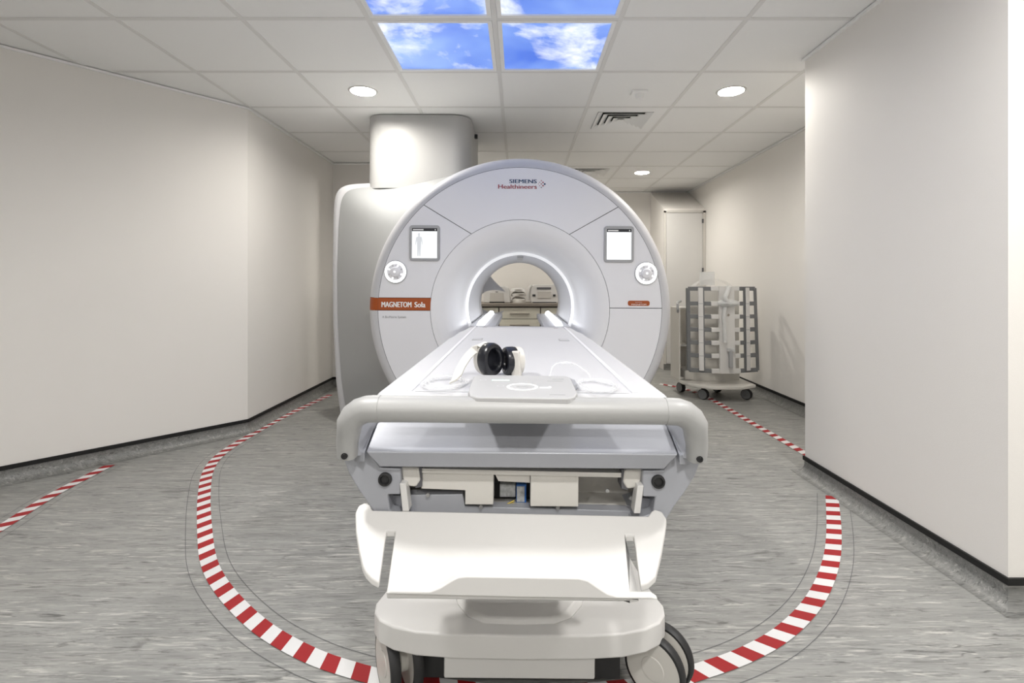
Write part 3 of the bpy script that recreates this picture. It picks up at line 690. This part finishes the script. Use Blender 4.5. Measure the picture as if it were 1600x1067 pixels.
DK = 4.55
cl = thing('body_coil', (1.85, 4.6, .28), 'ladder-like grey and white imaging coil board hung upright on the cart', 'imaging coil')
cxp = lambda px: (px-CX)*DK/F
czp = lambda py: ZC-(py-CY)*DK/F
rows = [451, 474.5, 495, 515.5, 536, 556.5, 580]
def cb(y):                      # the board bows back towards its edges
    return 0
def sk(px, py): return px+(py-451)/129*(1.6 if px < 1132 else 4.6 if px > 1175 else 2.2)
def bar(m, x0, x1, y0, y1, d=DK, th=.022):
    pts = []
    for px, py in ((x0,y0), (x1,y0), (x1,y1), (x0,y1)):
        X = cxp(sk(px, py)); pts.append((X, d+.16*((px-1132)/56)**2*.5, czp(py)))
    m.prism(pts, (0, th, 0))
for sx in (0, 1):
    m = MB(); X = (lambda v: v) if sx == 0 else (lambda v: 2266-v)
    a, b = sorted((X(1077), X(1082))); bar(m, a, b, 450, 581)
    a, b = sorted((X(1096), X(1102))); bar(m, a, b, 449, 581)
    for i, y in enumerate(rows):
        a, b = sorted((X(1080), X(1112))); bar(m, a if i not in (0, 6) else a, b, y-3.2, y+3.2)
    for (pa, pb) in (((1077.5,455), (1082,449)), ((1077.5,576), (1082,582))):
        pts = [(X(pa[0]), pa[1]), (X(pb[0]), pb[1]), (X(pb[0]+3), pb[1]), (X(pa[0]+4), pa[1])]
        m.prism([(cxp(sk(x, y)), DK+.16*((x-1132)/56)**2*.5, czp(y)) for x, y in pts], (0, .022, 0))
    m.build('side_frame', M['coilgrey'], cl, smooth=False, bevel=.003)
    m = MB(); a, b = sorted((X(1092.5), X(1099.5))); bar(m, a, b, 449.5, 580, DK-.014, .012)
    st = m.build('cover_strip', M['white'], cl, bevel=.004)
    for y in rows[1:6]:
        m = MB(); bar(m, a-.3, b+.3, y-.5, y+.4, DK-.0155, .003); m.build('strip_joint', M['bezel'], st, smooth=False)
m = MB(); bar(m, 1123, 1147.5, 447, 584, DK-.01, .03)
for y in rows: bar(m, 1111, 1156, y-3.6 if y != 451 else 447, y+3.6 if y != 580 else 584, DK-.01, .03)
m.build('centre_panel', M['white'], cl, smooth=False, bevel=.005)
m = MB(); bar(m, 1135.5, 1141, 545, 574, DK-.04, .03); m.build('grip', M['bezel'], cl, bevel=.006)
m = MB(); bar(m, 1133, 1145, 543, 549, DK-.04, .03); m.build('grip_top', M['frost'], cl, bevel=.006)
c_ = (cxp(1137.5), 0, czp(492)); MB().revolve([(.011, DK-.0115), (0, DK-.0115)], c_, 'Y', n=16).build('hole', M['counter'], cl, smooth=False)
msk = thing('breathing_mask', (cxp(1136), DK-.05, czp(530)), 'clear plastic mask and tube hanging on the white centre of the coil', 'mask')
MB().loft([[(cxp(1136.5)+r*math.cos(2*PI*i/28), DK-.02-dd, czp(473.5)+r*.34*math.sin(2*PI*i/28)) for i in range(28)] for r, dd in ((.098, 0), (.094, .012), (.06, .03), (.025, .05))], True, True).build('mask_cup', M['frost'], msk)
MB().tube(spline([P(1138,472,DK-.05), P(1133,465,DK-.05), P(1137,455,DK-.04), P(1139,448,DK-.03)], .01), [.02]*3+[.022]*40 if False else .02, 10).build('mask_port', M['frost'], msk)
MB().tube(spline([P(1133,480,DK-.03), P(1131,495,DK-.03), P(1132,510,DK-.03), P(1133,535,DK-.03)], .02), .018, 10).build('tube', M['frost'], msk)

# ------------------------------------------------------------------ counter and devices seen through the bore
YC = 6.2
wc = lambda px, d=YC: (px-CX)*d/F
wz = lambda py, d=YC: ZC-(py-CY)*d/F
zt0 = wz(474.2)
top = MB().box(-1.48, 1.2, YC-.02, 6.89, zt0-.034, zt0).build('worktop', M['counter'], bevel=.003); tag(top, 'long brown-edged worktop behind the scanner bore', 'worktop')
edges = [(-1.46, -.87), (-.865, wc(779.5)-.003), (wc(779.5)+.003, wc(844.5)-.003), (wc(844.5)+.003, .95)]
labs = ['cream base cabinet nearest the alcove wall, under the worktop', 'cream base cabinet under the white rounded box on the worktop', 'cream drawer cabinet in the middle of the worktop seen through the bore', 'cream base cabinet under the white slotted box on the worktop']
for (x0, x1), lab in zip(edges, labs):
    t = thing('base_cabinet', ((x0+x1)/2, 6.5, FZ), lab, 'cabinet', 'cream base cabinets under the worktop')
    MB().box(x0, x1, YC+.02, 6.88, .1, zt0-.042).build('body', M['counter'], t, smooth=False)
    MB().box(x0, x1, YC+.06, 6.88, FZ, .1).build('plinth', M['dark'], t, smooth=False)
    zz = [zt0-.05, wz(498.3), wz(498.3)-.19, .12]
    for a, b in zip(zz, zz[1:]):
        dr = MB().box(x0+.004, x1-.004, YC, YC+.02, b+.004, a-.004).build('drawer', M['cabinet'], t, bevel=.002)
        xm = (x0+x1)/2; zm = a-.075
        MB().box(xm-.12, xm+.12, YC-.012, YC, zm-.005, zm+.005).build('handle', M['counter'], dr, smooth=False)
DD = 6.45
zt0 += .001
def D(px, py, d=DD): return P(px, py, d)
a = thing('head_coil_box', (wc(777, DD), 6.55, zt0), 'white rounded box with an open square front on the worktop', 'device')
xa, xb, zt_ = wc(755, DD), wc(797.5, DD), wz(447, DD)
arch = [(xa, zt0), (xa, zt_-.06), (xa+.03, zt_-.02), (xa+.1, zt_), (xb-.07, zt_), (xb-.025, zt_-.02), (xb-.008, zt_-.07), (xb, zt0)]
MB().prism([(x, 6.40, z) for x, z in arch], (0, .32, 0)).build('shell', M['white'], a, bevel=.012, seg=3)
fx0, fx1 = wc(766, 6.4), wc(787, 6.4)
MB().prism([(fx0-.01, 6.396, zt0), (fx0, 6.396, zt0+.125), (fx1, 6.396, zt0+.125), (fx1+.01, 6.396, zt0)], (0, .003, 0)).build('front_opening', M['fabric'], a, smooth=False)
MB().box(fx0-.01, fx1+.01, 6.393, 6.397, zt0, zt0+.015).build('bottom_slot', M['dark'], a, smooth=False)
MB().box(wc(774, 6.4), wc(778, 6.4), 6.393, 6.397, zt0+.135, zt0+.142).build('badge', M['seam'], a, smooth=False)
a = thing('head_coil_box', (wc(850, DD), 6.55, zt0), 'white slotted box with dark side openings on the worktop', 'device')
xa, xb, zt_ = wc(830, 6.4), wc(873, 6.4), wz(444.5, 6.4)
MB().prism([(x, 6.40, z) for x, z in ((xa, zt0), (xa, zt_-.05), (xa+.03, zt_-.005), (xa+.06, zt_), (xb-.03, zt_), (xb, zt_-.03), (xb, zt0))], (0, .3, 0)).build('shell', M['white'], a, bevel=.008)
MB().box(wc(839, 6.4), wc(861, 6.4), 6.393, 6.40, wz(452, 6.4), wz(449, 6.4)).build('top_slot', M['seam'], a, smooth=False)
MB().box(wc(840, 6.4), wc(861, 6.4), 6.392, 6.40, wz(466, 6.4), wz(455, 6.4)).build('front_grille', M['fabric'], a, bevel=.003)
for x0, x1 in ((832, 836.5), (864, 868)):
    MB().box(wc(x0, 6.4), wc(x1, 6.4), 6.393, 6.40, wz(463, 6.4), wz(460, 6.4)).build('side_opening', M['dark'], a, smooth=False)
MB().box(wc(832, 6.4), wc(869, 6.4), 6.393, 6.40, zt0+.002, zt0+.01).build('bottom_slot', M['dark'], a, smooth=False)
MB().tube([(xa-.03, 6.45, zt0+.03), (xa-.035, 6.45, zt0+.1), (xa-.02, 6.45, zt0+.19), (xa+.01, 6.45, zt0+.22)], .022, 10).build('side_arm', M['white'], a)
def lump(x0, x1, z0, z1, y0, y1, ph):
    rings = []
    for i in range(15):
        t_ = i/14; x = x0+(x1-x0)*t_; e = math.sin(PI*min(1, max(0, t_)))**.35
        zz1 = z0+(z1-z0)*(.35+.65*e)*(.92+.08*math.sin(t_*9+ph))
        rings.append([(x, y0+.02*(1-e), z0), (x, y0+.015*math.sin(t_*7+ph)+.02*(1-e), z0+(zz1-z0)*.6), (x, y0+.05, zz1), (x, y1-.04, zz1*.5+zz1*.5), (x, y1, z0)])
    return MB().loft(rings)
xa, xb = wc(798.5, 6.5), wc(821.5, 6.5)
zm1, zm2, zm3 = wz(463, 6.5), wz(455, 6.5), wz(449, 6.5)
for nm, a_, b_, m_, lab in (('folded_blanket', zt0, zm1, 'cream', 'cream folded pad at the bottom of the pile between the two boxes'),
                            ('folded_blanket', zm1, zm2, 'fabric', 'grey folded cloth in the middle of the pile between the two boxes'),
                            ('folded_blanket', zm2, zm3, 'white', 'white crumpled cloth on top of the pile between the two boxes')):
    tag(lump(xa, xb, a_, b_, 6.43, 6.72, a_*20).build(nm, M[m_]), lab, 'blanket', 'pile between the boxes')

# set the floor at height zero
for o in list(C.objects):
    if o.parent is None: o.location.z -= FZ
